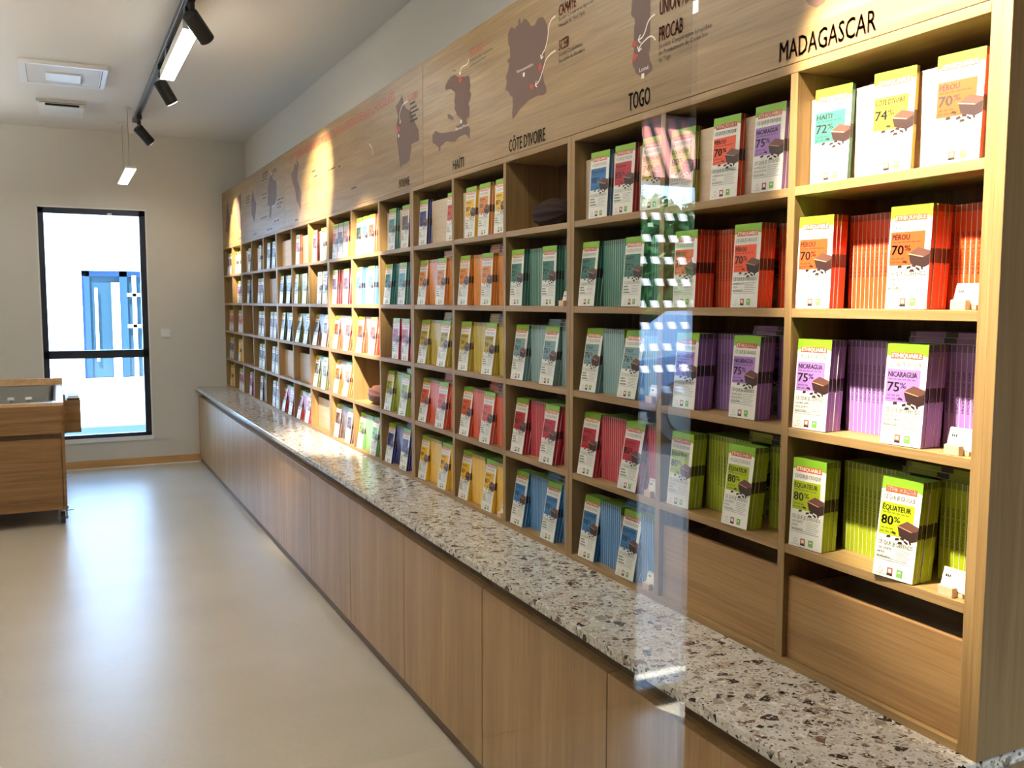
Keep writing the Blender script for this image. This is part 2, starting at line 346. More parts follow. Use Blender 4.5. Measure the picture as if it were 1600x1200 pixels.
# printed outlines and lettering positions on the header, metres (y, z) on its face
MAPS={'togo':[(0.993,2.133),(0.995,2.109),(0.997,2.094),(0.999,2.088),(0.992,2.078),(0.982,2.071),(0.98,2.06),(0.984,2.05),(0.984,2.022),(0.99,2.016),(0.991,2.007),(0.983,2.002),(0.985,1.989),(0.99,1.975),(0.988,1.96),(0.979,1.95),(0.975,1.941),(0.958,1.931),(0.942,1.92),(0.92,1.927),(0.904,1.931),(0.905,1.943),(0.916,1.958),(0.919,1.974),(0.917,1.988),(0.915,1.998),(0.916,2.096),(0.917,2.111)],'togo_r1':[(0.983,2.021),(0.972,2.015),(0.97,2.004),(0.983,2.004),(0.989,2.008),(0.989,2.016)],'togo_r2':[(0.983,1.989),(0.963,1.98),(0.975,1.971),(0.986,1.969),(0.989,1.976)],'ci':[(1.658,2.226),(1.637,2.216),(1.634,2.223),(1.62,2.221),(1.617,2.235),(1.606,2.241),(1.599,2.22),(1.583,2.229),(1.568,2.228),(1.556,2.219),(1.543,2.208),(1.531,2.195),(1.51,2.193),(1.491,2.206),(1.472,2.206),(1.456,2.202),(1.444,2.189),(1.432,2.174),(1.428,2.143),(1.443,2.109),(1.446,2.07),(1.458,2.047),(1.448,2.014),(1.436,2.002),(1.434,1.985),(1.457,1.981),(1.489,1.987),(1.541,1.984),(1.601,1.97),(1.654,1.946),(1.659,1.965),(1.654,1.986),(1.656,2.015),(1.672,2.023),(1.683,2.037),(1.707,2.047),(1.697,2.071),(1.705,2.088),(1.687,2.1),(1.681,2.123),(1.694,2.131),(1.687,2.137),(1.672,2.137),(1.676,2.171),(1.687,2.183),(1.69,2.212),(1.673,2.227)],'ci_r1':[(1.474,2.081),(1.461,2.062),(1.477,2.053),(1.485,2.067)],'ci_r2':[(1.528,2.032),(1.514,2.018),(1.525,2.01),(1.541,2.024)],'haiti':[(2.119,2.183),(2.088,2.168),(2.065,2.159),(2.042,2.16),(2.027,2.154),(2.013,2.156),(1.991,2.151),(1.98,2.116),(1.987,2.097),(1.973,2.089),(1.98,2.073),(1.998,2.057),(1.988,2.046),(1.991,2.015),(2.017,2.011),(2.006,1.989),(1.984,1.974),(1.988,1.937),(2.006,1.952),(2.029,1.961),(2.074,1.961),(2.121,1.949),(2.201,1.963),(2.256,1.954),(2.262,1.935),(2.273,1.941),(2.277,1.954),(2.307,1.968),(2.337,1.979),(2.339,2.007),(2.306,2.018),(2.268,2.005),(2.234,1.998),(2.168,1.992),(2.113,1.986),(2.101,1.99),(2.105,2.003),(2.074,2.002),(2.066,2.02),(2.1,2.04),(2.124,2.068),(2.116,2.076),(2.123,2.089),(2.115,2.12),(2.159,2.142),(2.191,2.145),(2.205,2.145),(2.207,2.162),(2.19,2.172),(2.158,2.183)],'haiti_i1':[(2.146,2.2),(2.122,2.201),(2.104,2.191)],'haiti_i2':[(2.188,2.057),(2.168,2.055),(2.132,2.037),(2.13,2.025),(2.184,2.043)],'haiti_r':[(2.082,2.167),(2.05,2.16),(2.056,2.147),(2.073,2.145),(2.084,2.156)],'bolivie':[(2.671,2.222),(2.658,2.184),(2.629,2.159),(2.573,2.14),(2.546,2.107),(2.52,2.079),(2.487,2.051),(2.483,2.009),(2.521,2.01),(2.569,2.008),(2.577,1.976),(2.592,1.95),(2.635,1.941),(2.679,1.942),(2.697,1.93),(2.715,1.966),(2.729,2.017),(2.743,2.049),(2.734,2.086),(2.749,2.108),(2.725,2.143),(2.754,2.192),(2.716,2.2)],'bol_r':[(2.736,2.109),(2.704,2.098),(2.707,2.082),(2.734,2.084)],'m5':[(4.559,2.217),(4.471,2.188),(4.505,2.137),(4.523,2.097),(4.467,2.05),(4.426,2.011),(4.448,1.91),(4.491,1.941),(4.548,1.981),(4.574,2.04),(4.647,2.098),(4.675,2.151),(4.61,2.164)],'m4':[(5.263,2.215),(5.191,2.175),(5.1,2.157),(5.091,2.065),(5.134,2.008),(5.247,2.002),(5.293,1.928),(5.349,1.948),(5.304,2.008),(5.38,2.03),(5.368,2.141),(5.323,2.191)],'m3':[(5.893,2.189),(5.834,2.115),(5.772,2.075),(5.801,2.019),(5.855,1.947),(5.961,2.015),(5.957,2.118)],'m2':[(6.377,2.214),(6.364,2.122),(6.397,2.07),(6.366,1.921),(6.467,1.947),(6.563,2.028),(6.632,2.118),(6.595,2.181)],'m1':[(6.992,2.219),(6.945,2.137),(6.898,2.055),(7.005,1.945),(7.123,1.972),(7.067,2.127)],'mad':[(0.409,1.974),(0.403,1.951),(0.395,1.94),(0.376,1.929),(0.357,1.932),(0.352,1.936),(0.338,1.953)]}
ARR={'a1':[(0.895,2.058),(0.912,2.055),(0.925,2.046),(0.936,2.028),(0.948,2.018),(0.965,2.016)],'a2':[(0.892,1.998),(0.902,2.008),(0.918,2.012),(0.942,2.006),(0.955,2.0),(0.962,1.988)],'a3':[(1.381,2.185),(1.404,2.181),(1.419,2.168),(1.428,2.134),(1.443,2.109),(1.458,2.1),(1.466,2.086)],'a4':[(1.38,2.09),(1.409,2.087),(1.437,2.077),(1.458,2.05),(1.477,2.028),(1.503,2.019)],'a5':[(1.994,2.208),(1.998,2.196),(2.02,2.193),(2.046,2.194),(2.065,2.188),(2.071,2.171)],'a6':[(2.607,2.184),(2.658,2.181),(2.687,2.168),(2.706,2.145),(2.696,2.112)],'a7':[(3.123,2.094),(3.079,2.067),(3.072,2.037)],'a8':[(4.558,2.231),(4.575,2.219),(4.531,2.189)],'a9':[(5.278,2.252),(5.261,2.23),(5.255,2.212)],'a10':[(5.094,2.035),(5.152,2.009),(5.246,2.006)]}
TXT={'PROCAB':(0.878,1.99,0.091,0.023),'UNION':(0.877,2.05,0.076,0.023),'soc1':(0.878,1.974,0.196,0.009),'soc2':(0.878,1.959,0.182,0.008),'soc3':(0.877,1.943,0.047,0.008),'Lome':(0.958,1.938,0.039,0.01),'CAMAYE':(1.363,2.179,0.095,0.022),'cam1':(1.363,2.165,0.186,0.007),'cam2':(1.362,2.147,0.141,0.009),'SCEB':(1.362,2.084,0.057,0.022),'sc1':(1.361,2.068,0.129,0.008),'sc2':(1.361,2.051,0.145,0.009),'FECC':(1.985,2.209,0.106,0.025),'fe1':(1.981,2.193,0.183,0.008),'fe2':(1.981,2.178,0.127,0.009),'yam':(1.627,2.08,0.108,0.009),'pap':(2.11,1.986,0.11,0.01),'CEIBO':(2.593,2.177,0.105,0.02),'ce0':(2.58,2.162,0.096,0.007),'ce1':(2.58,2.143,0.095,0.007),'ce2':(2.581,2.127,0.096,0.007),'ce3':(2.581,2.111,0.096,0.006),'ce4':(2.581,2.094,0.095,0.007),'HEAD':(4.695,2.227,1.927,0.025)}
DOTS={'lome':(0.942,1.926),'yam':(1.577,2.066),'pap':(2.06,2.01),'lapaz':(2.717,2.065)}
SM=[(5.538,2.244,5.357,2.241),(5.54,2.228,5.359,2.223),(5.542,2.208,5.373,2.203),(5.215,2.236,5.075,2.234),(5.216,2.221,5.058,2.217),(5.218,2.202,5.17,2.201),(6.158,2.156,6.028,2.153),(6.161,2.134,6.031,2.13),(6.164,2.112,6.034,2.109),(5.553,2.112,5.411,2.109),(5.535,2.086,5.413,2.086),(5.095,2.031,4.901,2.027),(5.079,2.006,4.892,2.006),(5.081,1.984,4.974,1.984),(4.166,2.098,4.073,2.1),(4.141,2.066,4.045,2.064),(3.827,2.062,3.677,2.056),(3.632,2.056,3.595,2.057),(6.876,2.121,6.761,2.12),(6.88,2.097,6.764,2.097),(5.613,1.957,5.408,1.953),(5.181,1.904,5.035,1.904),(3.427,1.924,3.308,1.922),(4.589,1.865,4.497,1.868),(5.933,1.866,5.774,1.873),(5.417,1.865,5.242,1.865),(6.541,1.872,6.372,1.874),(5.496,2.251,5.336,2.251)]

# ---------------------------------------------------------------- shelving, one carcass per three columns
CW = 0.428585
SZ = {1: 1.605, 2: 1.37, 3: 1.135, 4: .90, 5: .665}
BT, DEP = .0177, .192
CTOP = .650
def yb(n): return -.009 if n == 0 else (YE-.002 if n == 17 else n*CW+(.004 if n % 3 == 0 else 0))
MODS = [(0, 3), (3, 6), (6, 9), (9, 12), (12, 15), (15, 17)]
MODN = ['nearest the camera', 'second from the near end', 'third from the near end', 'fourth from the near end', 'fifth from the near end', 'against the far wall']
COLI = {}      # interior (near y, far y) of each column
def split_y(a, bb): return a, bb
for k, (n0, n1) in enumerate(MODS):
    ya, yz = yb(n0), yb(n1)
    mo = empty('shelving_unit', (0, (ya+yz)/2, CTOP), f'oak shelving unit of open compartments, {MODN[k]}', 'shelving', 'oak shelving units along the wall')
    for a, c in ((ya+.0004, ya+.020), (yz-.020, yz-.0004)):
        b = MB(); b.box(0, .2, a, c, CTOP, 1.84, W_SHZ); part(b, 'side_panel', mo, .0012)
    edges = [ya+.020]
    for n in range(n0+1, n1):
        y = n*CW; b = MB(); b.box(.0005, DEP, y-.0098, y+.0098, SZ[5], 1.822, W_SHZ); part(b, 'divider', mo, .0012)
        edges += [y-.0098, y+.0098]
    edges.append(yz-.020)
    for i, n in enumerate(range(n0, n1)):
        a, c = edges[2*i], edges[2*i+1]; COLI[n] = (a, c)
        for r in (1, 2, 3, 4):
            b = MB(); b.box(.0008, DEP, a, c, SZ[r]-BT, SZ[r], W_SHY); part(b, 'shelf', mo, .001)
    b = MB(); b.box(0, DEP, ya+.020, yz-.020, CTOP, SZ[5], W_SHY); part(b, 'bottom_board', mo, .001)
    b = MB(); b.box(0, DEP, ya+.020, yz-.020, 1.822, 1.84, W_SHY); part(b, 'top_board', mo, .001)
    b = MB(); b.box(DEP, .2, ya+.020, yz-.020, CTOP, 1.84, W_BACK_SHADED); part(b, 'back_panel', mo)
ep = MB(); ep.box(-.002, .204, -.0265, -.0095, CTOP, 2.30, W_SHZ)
o = ep.build('end_panel', bevel=.0012); tag(o, 'tall oak end panel closing the near end of the shelving, cut by the frame', 'panel')
o.data.materials.append(W_END)
for p in o.data.polygons:
    if p.normal.y < -.9: p.material_index = 1

# ---------------------------------------------------------------- header panels with maps and lettering
INK = mat('black_ink', (44, 34, 30), .6); BROWN = mat('brown_ink', (106, 78, 63), .6); RED = mat('red_ink', (186, 66, 52), .6)
CREAM = mat('cream_ink', (240, 228, 208), .6); DRED = mat('dark_red_ink', (150, 52, 48), .6); TXB = mat('title_brown', (112, 76, 62), .6)
HX = -.0004
hsp = [(.0105, 2.438, 'near'), (2.4395, 4.865, 'middle'), (4.8665, YE-.001, 'far')]
HD = []
for a, c, nm in hsp:
    h = empty('header_panel', (0, (a+c)/2, 1.841), f'long oak header board with printed country maps above the shelves, {nm} length of three', 'sign panel', 'printed header boards')
    b = MB(); b.box(0, .02, a, c, 1.841, 2.298, W_HDR); part(b, 'board', h, .001); HD.append((a, c, h))
def hdr(y):
    for a, c, h in HD:
        if y <= c+.001: return h
    return HD[-1][2]
def on_header(mb, name, y):
    return part(mb, name, hdr(y))
def poly(mb, pts, m, x=HX): mb.add([(x, y, z) for y, z in pts], [tuple(range(len(pts)))], m)
def area_fix(pts):
    return pts
RED_KEYS = ('togo_r1', 'togo_r2', 'ci_r1', 'ci_r2', 'haiti_r', 'bol_r')
for k, pts in MAPS.items():
    m = RED if k in RED_KEYS else BROWN
    b = MB(); poly(b, [(y, min(z, 2.296)) for y, z in pts], m, HX-(.0003 if k in RED_KEYS else 0))
    on_header(b, 'marked_region' if k in RED_KEYS else 'country_map', sum(p[0] for p in pts)/len(pts))
for k, pts in ARR.items():
    b = MB(); # smooth polyline, ribbon 4 mm wide, head at the end
    P = [Vector((0, y, z)) for y, z in pts]; Q = []
    for i in range(len(P)-1):
        p0, p1, p2, p3 = P[max(i-1, 0)], P[i], P[i+1], P[min(i+2, len(P)-1)]
        for s in range(6):
            t = s/6; Q.append(.5*((2*p1)+(p2-p0)*t+(2*p0-5*p1+4*p2-p3)*t*t+(3*p1-p0-3*p2+p3)*t**3))
    Q.append(P[-1]); L = []
    for i, q in enumerate(Q):
        d = (Q[min(i+1, len(Q)-1)]-Q[max(i-1, 0)]).normalized(); nrm = Vector((0, -d.z, d.y))*.0019
        L.append((q+nrm, q-nrm))
    for (a, bb), (c, d) in zip(L[:-1], L[1:]): b.add([(HX-.0006, v.y, v.z) for v in (a, bb, d, c)], [(0, 1, 2, 3)], CREAM)
    if k != 'a7':
        d = (Q[-1]-Q[-4]).normalized()
        for s in (-1, 1):
            e = Vector((0, d.y*math.cos(2.4)-s*d.z*math.sin(2.4), s*d.y*math.sin(2.4)+d.z*math.cos(2.4))); e2 = Vector((0, -e.z, e.y))*.0017
            q = Q[-1]; b.add([(HX-.0008, v.y, v.z) for v in (q+e2, q-e2, q+e*.014-e2, q+e*.014+e2)], [(0, 1, 2, 3)], CREAM)
    on_header(b, 'arrow', pts[0][0])
U_, V_ = (0, -1, 0), (0, 0, 1)
WORDS = {'PROCAB': ('PROCAB', DRED, .012), 'UNION': ('UNION', DRED, .012), 'soc1': ('Société Coopérative Simplifiée', INK, 0), 'soc2': ('de Producteurs de Cacao bio', INK, 0),
 'soc3': ('du Togo', INK, 0), 'Lome': ('Lomé', CREAM, 0), 'CAMAYE': ('CAMAYÉ', RED, .012), 'cam1': ('Société Coopérative Agricole', INK, 0), 'cam2': ('Mwoubé de Yéré Yéré', INK, 0),
 'SCEB': ('SCEB', RED, .012), 'sc1': ('Société Coopérative', INK, 0), 'sc2': ('Équitable du Bandama', INK, 0), 'FECC': ('FECCANO', RED, 0), 'fe1': ('Fédération des Coopératives', INK, 0),
 'fe2': ('Cacaoyères du Nord', INK, 0), 'yam': ('Yamoussoukro', CREAM, 0), 'pap': ('Port-au-Prince', CREAM, 0), 'CEIBO': ('EL CEIBO', RED, 0),
 'HEAD': ("LES COOPÉRATIVES DE PETITS PRODUCTEURS À L'ORIGINE DE NOS CHOCOLATS", RED, 0)}
def hz(z): return z
def letter(s, m, y, z, wd, cap, bold=0):
    b = MB(); text(b, s, m, (HX-.0004, y, z), U_, V_, wd, cap, bold)
    return b
for k, (s, m, bo) in WORDS.items():
    y, z, wd, cap = TXT[k]
    if k == 'HEAD': z, cap = 2.216, .040
    elif k in ('PROCAB', 'UNION'): cap = .034
    elif k in ('CAMAYE', 'SCEB'): cap = .030
    elif k == 'FECC': cap = .028
    elif k == 'CEIBO': cap = .026
    elif m is INK: cap = max(cap, .0105)
    on_header(letter(s, m, y, z, wd, cap, bo), 'headline' if k == 'HEAD' else 'lettering', y-.01)
on_header(letter('ATC', DRED, .790, 2.05, .040, .034, .012), 'lettering', .78)
for s, m, y, z, wd, cap in (('MADAGASCAR', TXB, .470, 1.852, .238, .037), ('TOGO', INK, 1.003, 1.855, .092, .042), ("CÔTE D'IVOIRE", INK, 1.680, 1.850, .240, .038),
                            ('HAÏTI', INK, 2.138, 1.853, .100, .034), ('BOLIVIE', INK, 2.719, 1.853, .126, .033)):
    on_header(letter(s, m, y, z, wd, cap, .016), 'country_name', y-.01)
for i in range(5):
    y, z, wd, cap = TXT['ce%d' % i]; b = MB(); poly(b, [(y, z), (y-wd*(.6+.4*((i*37) % 5)/4), z), (y-wd*(.6+.4*((i*37) % 5)/4), z+.008), (y, z+.008)], INK, HX-.0004); on_header(b, 'small_print', y)
b3 = {}
for (ya, za, yc, zc_) in SM:
    h = hdr(yc); b3.setdefault(h, MB())
    n = max(3, int((ya-yc)/.016)); d = (ya-yc)/n
    for j in range(n):
        if (j*7+int(ya*100)) % 6 == 0: continue
        poly(b3[h], [(ya-j*d, za-.0045), (ya-(j+.82)*d, za-.0045), (ya-(j+.82)*d, za+.0045), (ya-j*d, za+.0045)], INK, HX-.0004)
for h, mb in b3.items(): part(mb, 'small_print', h)
for k, (y, z) in DOTS.items():
    b = MB(); poly(b, [(y+.006, z-.006), (y-.006, z-.006), (y-.006, z+.006), (y+.006, z+.006)], CREAM, HX-.0009); on_header(b, 'capital_marker', y)

# ---------------------------------------------------------------- counter and cabinets
b = MB(); b.box(-.262, .2, -.0265, YE-.001, .626, CTOP, TERR)
tag(b.build('countertop', bevel=.003), 'long speckled terrazzo countertop running under the oak shelves', 'countertop')
seams = [.030] + [.030+.6655*i for i in range(1, 11)] + [7.022, YE-.002]
for i in range(11):
    a, c = seams[i]+.0013, seams[i+1]-.0013
    if i == 10: a, c = seams[10]+.001, YE-.003
    nm = ['nearest the camera'] + [ORD[j]+' from the near end' for j in range(1, 10)] + ['at the far wall']
    cb = empty('base_cabinet', (-.03, (a+c)/2, 0), f'low oak base cabinet under the terrazzo counter, {nm[i]}', 'cabinet', 'oak base cabinets')
    if i == 0: a = -.024
    b = MB(); b.box(-.218, .2, a, c, .045, .573, W_SHZ); b.box(-.20, .2, a, c, .573, .6255, W_SHZ); part(b, 'carcass', cb)
    b = MB(); b.box(-.24, -.2195, a+.0006, c-.0006, .046, .573, W_DOOR); part(b, 'door', cb, .0012)
    b = MB(); b.box(-.206, -.2005, a, c, .573, .6255, W_DARK); part(b, 'grip_rail', cb)
    b = MB(); b.box(-.226, -.21, a, c, 0, .0445, W_DARK); part(b, 'plinth', cb)

# ---------------------------------------------------------------- chocolate bars
BH, BW, BD = .175, .080, .0098
PAPER = mat('white_card', (236, 233, 222), .35); GREEN = mat('leaf_green', (126, 176, 38), .35); LOGO = mat('logo_red', (206, 84, 48), .4)
LOGOT = mat('logo_cream', (252, 244, 226), .4); GTXT = mat('grey_green_print', (142, 152, 126), .5); DTXT = mat('dark_print', (42, 34, 32), .5)
CH_T = mat('chocolate_top', (104, 68, 56), .35); CH_S = mat('chocolate_side', (56, 34, 30), .4); CH_E = mat('chocolate_edge', (196, 146, 112), .4)
SMALLT = mat('small_grey_print', (170, 172, 160), .5); ECO = mat('eco_green', (120, 178, 84), .5); SEAL = mat('seal_ochre', (176, 104, 70), .5)
FL = {  # colour, second tone, country, per cent, words
 'perou': ((232, 84, 36), 'PÉROU', '70%', 'orange-red', ('LA PRÉSERVATION', 'DE LA', 'BIODIVERSITÉ')),
 'nicaragua': ((164, 120, 188), 'NICARAGUA', '75%', 'purple', ('UN PRIX JUSTE', 'POUR LES PETITS', 'PRODUCTEURS')),
 'equateur': ((166, 182, 24), 'ÉQUATEUR', '80%', 'lime green', ('UNE VARIÉTÉ', 'NATIVE', 'SAUVEGARDÉE')),
 'blue': ((52, 122, 176), 'ÉQUATEUR', '98%', 'blue', None),
 'haiti': ((62, 122, 104), 'HAÏTI', '72%', 'dark green', None),
 'togo': ((122, 158, 158), 'TOGO', '76%', 'grey-green', None),
 'crimson': ((184, 36, 54), None, '85%', 'crimson', None),
 'olive': ((192, 168, 50), "CÔTE D'IVOIRE", '74%', 'olive yellow', None),
 'amber': ((218, 134, 36), None, '', 'amber', None),
 'yellow': ((238, 186, 22), None, '80%', 'bright yellow', None),
 'coral': ((216, 84, 48), None, '', 'coral', None),
 'navy': ((38, 48, 122), None, '', 'navy blue', None),
 'limey': ((164, 178, 48), None, '', 'yellow-green', None),
 'mint': ((130, 180, 108), None, '', 'light green', None),
 'teal': ((52, 128, 118), None, '', 'teal', None),
 'sky': ((86, 140, 200), None, '', 'sky blue', None),
 'burg': ((110, 22, 40), None, '', 'burgundy', None),
 'forest': ((44, 66, 40), None, '', 'forest green', None),
 'moss': ((96, 104, 50), None, '', 'moss green', None),
 'umber': ((92, 62, 54), None, '', 'dark brown', None),
 'sand': ((206, 196, 150), None, '', 'sand coloured', None),
 'slate': ((70, 90, 96), None, '', 'slate green', None),
 'magenta': ((160, 36, 92), None, '', 'magenta', None),
 'orange': ((232, 120, 50), None, '', 'orange', None),
}
def shade(c, k): return tuple(max(0, min(255, v*k)) for v in c)
def bar_mesh(fl, lite=False):
    col, country, pct, cname, words = FL[fl]
    C1 = mat('card_'+fl, col, .32); C2 = mat('print_shade_'+fl, shade(col, .72), .4); C3 = mat('spine_print_'+fl, shade(col, .42), .4); C4 = mat('side_picture_'+fl, (shade(col, .25)[0]+22, shade(col, .25)[1]+8, shade(col, .25)[2]+6), .4)
    b = MB(); h, wd, d = BH, BW, BD; y0, y1 = -wd/2, wd/2
    # body: front at x=-d, back at x=0; the near long side is y0
    vs = [(-d,y0,0),(0,y0,0),(0,y1,0),(-d,y1,0),(-d,y0,h),(0,y0,h),(0,y1,h),(-d,y1,h)]
    b.add(vs, [(0,4,7,3)], PAPER); b.add(vs, [(1,2,6,5)], C1); b.add(vs, [(0,3,2,1)], C1); b.add(vs, [(4,5,6,7)], GREEN)
    e = .0009
    for y, s in ((y0, 1), (y1, -1)):
        def q(xa, xb, za, zb, m):
            f = [(xa,y,za),(xb,y,za),(xb,y,zb),(xa,y,zb)]; b.add(f if s > 0 else f[::-1], [(0,1,2,3)], m)
        q(-d, -d+e, 0, h, PAPER if not lite else PAPER)
        if s > 0:
            q(-d+e, 0, 0, .30*h, C1); q(-d+e, 0, .30*h, .44*h, C1); q(-d+e, 0, .44*h, .58*h, C4); q(-d+e, 0, .58*h, .93*h, C1); q(-d+e, 0, .93*h, h, C2)  # darker top band of both sides: shade put into the colour
        else: q(-d+e, 0, 0, .93*h, C1); q(-d+e, 0, .93*h, h, C2)
    F = -d-.00025
    def Y(u): return y1-u*wd           # u: 0 at the left of the cover, 1 at its right
    def Z(v): return h*(1-v)           # v: 0 at the top
    def fp(pts, m, k=0): b.add([(F-k*.00012, Y(u), Z(v)) for u, v in pts], [tuple(range(len(pts)))], m)
    def rc(u0, u1, v0, v1, m, k=0): fp([(u0, v1), (u1, v1), (u1, v0), (u0, v0)], m, k)
    fp([(0, 0), (0, .125), (.10, .115), (.3, .105), (.6, .10), (.88, .105), (1, .12), (1, 0)], GREEN)
    rc(.10, .88, .085, .145, LOGO, 1)
    rc(.04, .86, .25, .575, C1, 1)
    # chocolate square and crumbs
    fp([(.50, .465), (.72, .405), (1.0, .44), (1.0, .475), (.84, .505), (.50, .475)], CH_T, 3)
    fp([(.50, .475), (.84, .505), (1.0, .475), (1.0, .575), (.86, .60), (.56, .56)], CH_S, 3)
    fp([(.49, .462), (.85, .497), (.85, .506), (.49, .472)], CH_E, 4)
    fp([(.98, .44), (1.0, .44), (1.0, .475), (.85, .506), (.85, .497), (.98, .468)], CH_T, 4)
    for u, v, a in ((.42, .545, .3), (.52, .60, -.2), (.64, .585, .2), (.74, .615, .5), (.83, .60, 1.2), (.30, .59, -.1), (.60, .63, 0)):
        c, s_ = math.cos(a), math.sin(a); r1, r2 = .056, .017
        fp([(u+c*r1*x-s_*r2*y*2, v+(s_*r1*x+c*r2*y*2)*.5) for x, y in ((-1, .6), (1, .4), (.8, -.8), (-.7, -.7))], CH_S, 4)
    rc(.36, .50, .895, .955, SEAL, 1); rc(.36, .50, .955, .975, DTXT, 1); rc(.395, .465, .91, .945, PAPER, 2)
    rc(.60, .74, .895, .970, ECO, 1); rc(.635, .70, .915, .93, PAPER, 2)
    if lite:
        rc(.10, .66, .27, .315, C2, 2); rc(.10, .44, .38, .46, C2, 2); rc(.1, .8, .175, .205, GTXT, 1); rc(.1, .84, .64, .665, GTXT, 1)
        return b
    def tx(s, m, u, v, wu, cap, bold=0, k=2):
        text(b, s, m, (F-k*.00012, Y(u), Z(v)), (0, -1, 0), (0, 0, 1), wu*wd, cap*h, bold)
    tx('ETHIQUABLE', LOGOT, .13, .134, .72, .040, .035)
    tx('CE QUE JE CROQUE', GTXT, .08, .215, .78, .042, .01)
    if country: tx(country, DTXT, .08, .328, .70 if len(country) > 7 else (.56 if len(country) > 5 else .42), .052, .03); 
    else: rc(.08, .60, .285, .325, C2, 2)
    for j in range(6): rc(.09+j*.115, .09+j*.115+.09, .345, .357, C2, 2)
    if pct: tx(pct[:-1], DTXT, .08, .472, .29, .092, .03); tx('%', DTXT, .39, .437, .15, .055, .02)
    else: rc(.08, .44, .385, .465, C2, 2)
    for j in range(3): rc(.09+j*.11, .09+j*.11+.085, .505, .518, C2, 2)
    for j in range(3): rc(.07+j*.13, .07+j*.13+.1, .54, .553, C2, 2)
    tx('CE QUE JE DÉFENDS', GTXT, .06, .678, .86, .042, .01)
    for j in range(3):
        v = .725+j*.042
        if words: tx(words[j], GTXT, .06, v, min(.42, .031*len(words[j])), .024, .01)
        else: rc(.06, .30+.05*j, v-.022, v, GTXT, 1)
    for j in range(7):
        rc(.50 if j < 5 else .06, .90-.04*(j % 3), .70+j*.021, .706+j*.021, SMALLT, 1)
    pts = [(.20+.055*math.cos(t*PI/4), .93+.028*math.sin(t*PI/4)) for t in range(8)]
    for t in range(8):
        (a1, c1), (a2, c2) = pts[t], pts[(t+1) % 8]; fp([(a1, c1), (a2, c2), (.2+(a2-.2)*.8, .93+(c2-.93)*.8), (.2+(a1-.2)*.8, .93+(c1-.93)*.8)], SMALLT, 1)
    for j in range(3): rc(.08+j*.085, .08+j*.085+.06, .968, .975, SMALLT, 1)
    # spine print on the near long side: upright lettering read bottom to top
    s = (country or 'CE QUE JE CROQUE')+' '+(pct or '')
    text(b, s, C3, (-.0030, y1+.0002, .34*h), (0, 0, 1), (-1, 0, 0), .40*h, .0040, .02)
    return b
BAR_ME, BAR_LITE = {}, {}
def bar_me(fl):
    if fl not in BAR_ME: BAR_ME[fl] = bar_mesh(fl).mesh('chocolate_bar_'+fl)
    return BAR_ME[fl]

# what each compartment holds, from the nearest column (0) to the far wall (16)
ROWS = {
 2: 'perou perou haiti haiti amber amber teal sky burg a:sand moss forest B a:burg a:slate a:nicaragua E'.split(),
 3: 'nicaragua nicaragua togo togo olive olive a:crimson coral perou umber moss forest a:umber a:umber E a:coral a:coral'.split(),
 4: 'equateur equateur crimson crimson coral coral limey P orange moss B B a:slate a:slate E a:yellow a:navy'.split(),
 5: 'X X blue blue yellow yellow navy mint umber B crimson crimson a:umber a:umber a:magenta a:crimson a:yellow'.split()}
TOP = [ # (v of the centre from the far side, flavour, bars in the little stack)
 [(.075, 'haiti', 1), (.215, 'olive', 1), (.345, 'perou', 1)],
 [(.045, 'equateur', 2), (.20, 'perou', 2), (.335, 'nicaragua', 2)],
 [(.105, 'blue', 2), (.225, 'crimson', 2), (.35, 'olive', 1)],
 'P',
 [(.115, 'yellow', 2), (.23, 'amber', 2), (.36, 'yellow', 1)],
 [(.075, 'navy', 3), (.365, 'coral', 1)],
 [(.13, 'teal', 3), (.30, 'umber', 3)],
 [(.07, 'forest', 1), (.17, 'sky', 1), (.27, 'coral', 2)],
 [(.07, 'coral', 1), (.17, 'umber', 1), (.27, 'amber', 2)],
 [(.08, 'burg', 1), (.26, 'sand', 1)],
 [(.10, 'coral', 2)],
 [],
 [(.10, 'slate', 1), (.27, 'slate', 1)],
 [(.22, 'sand', 2)],
 [(.24, 'umber', 1)],
 [(.12, 'sand', 2), (.27, 'sand', 1)],
 [(.15, 'navy', 1), (.26, 'burg', 1)]]
ROWN = {1: 'top shelf', 2: 'second shelf down', 3: 'third shelf down', 4: 'fourth shelf down', 5: 'bottom shelf'}
COLN = ['nearest column'] + [ORD[i]+' nearest column' for i in range(1, 16)] + ['column at far wall']
bars = []       # dict(fl, M, area, label, group)
CAMP = Vector((-1.288, -.958, 1.3816))
def put(fl, M, kind, wv, label, group):
    p = M @ Vector((-BD/2, 0, BH/2)); d = p-CAMP; r = d.length
    cosx = abs(d.x)/r; cosy = abs(d.y)/r
    a = {'front': BW*BH*cosx+BD*BH*cosy, 'behind': BD*BH*cosy, 'spine': BD*BH*cosx, 'flat': BD*BH*cosx}[kind]/(r*r)
    bars.append(dict(fl=fl, M=M, a=a*wv, label=label, group=group))
def Mx(x, y, z, lean=0, rz=0): return Matrix.Translation((x, y, z)) @ Matrix.Rotation(rz, 4, 'Z') @ Matrix.Rotation(lean, 4, 'Y')
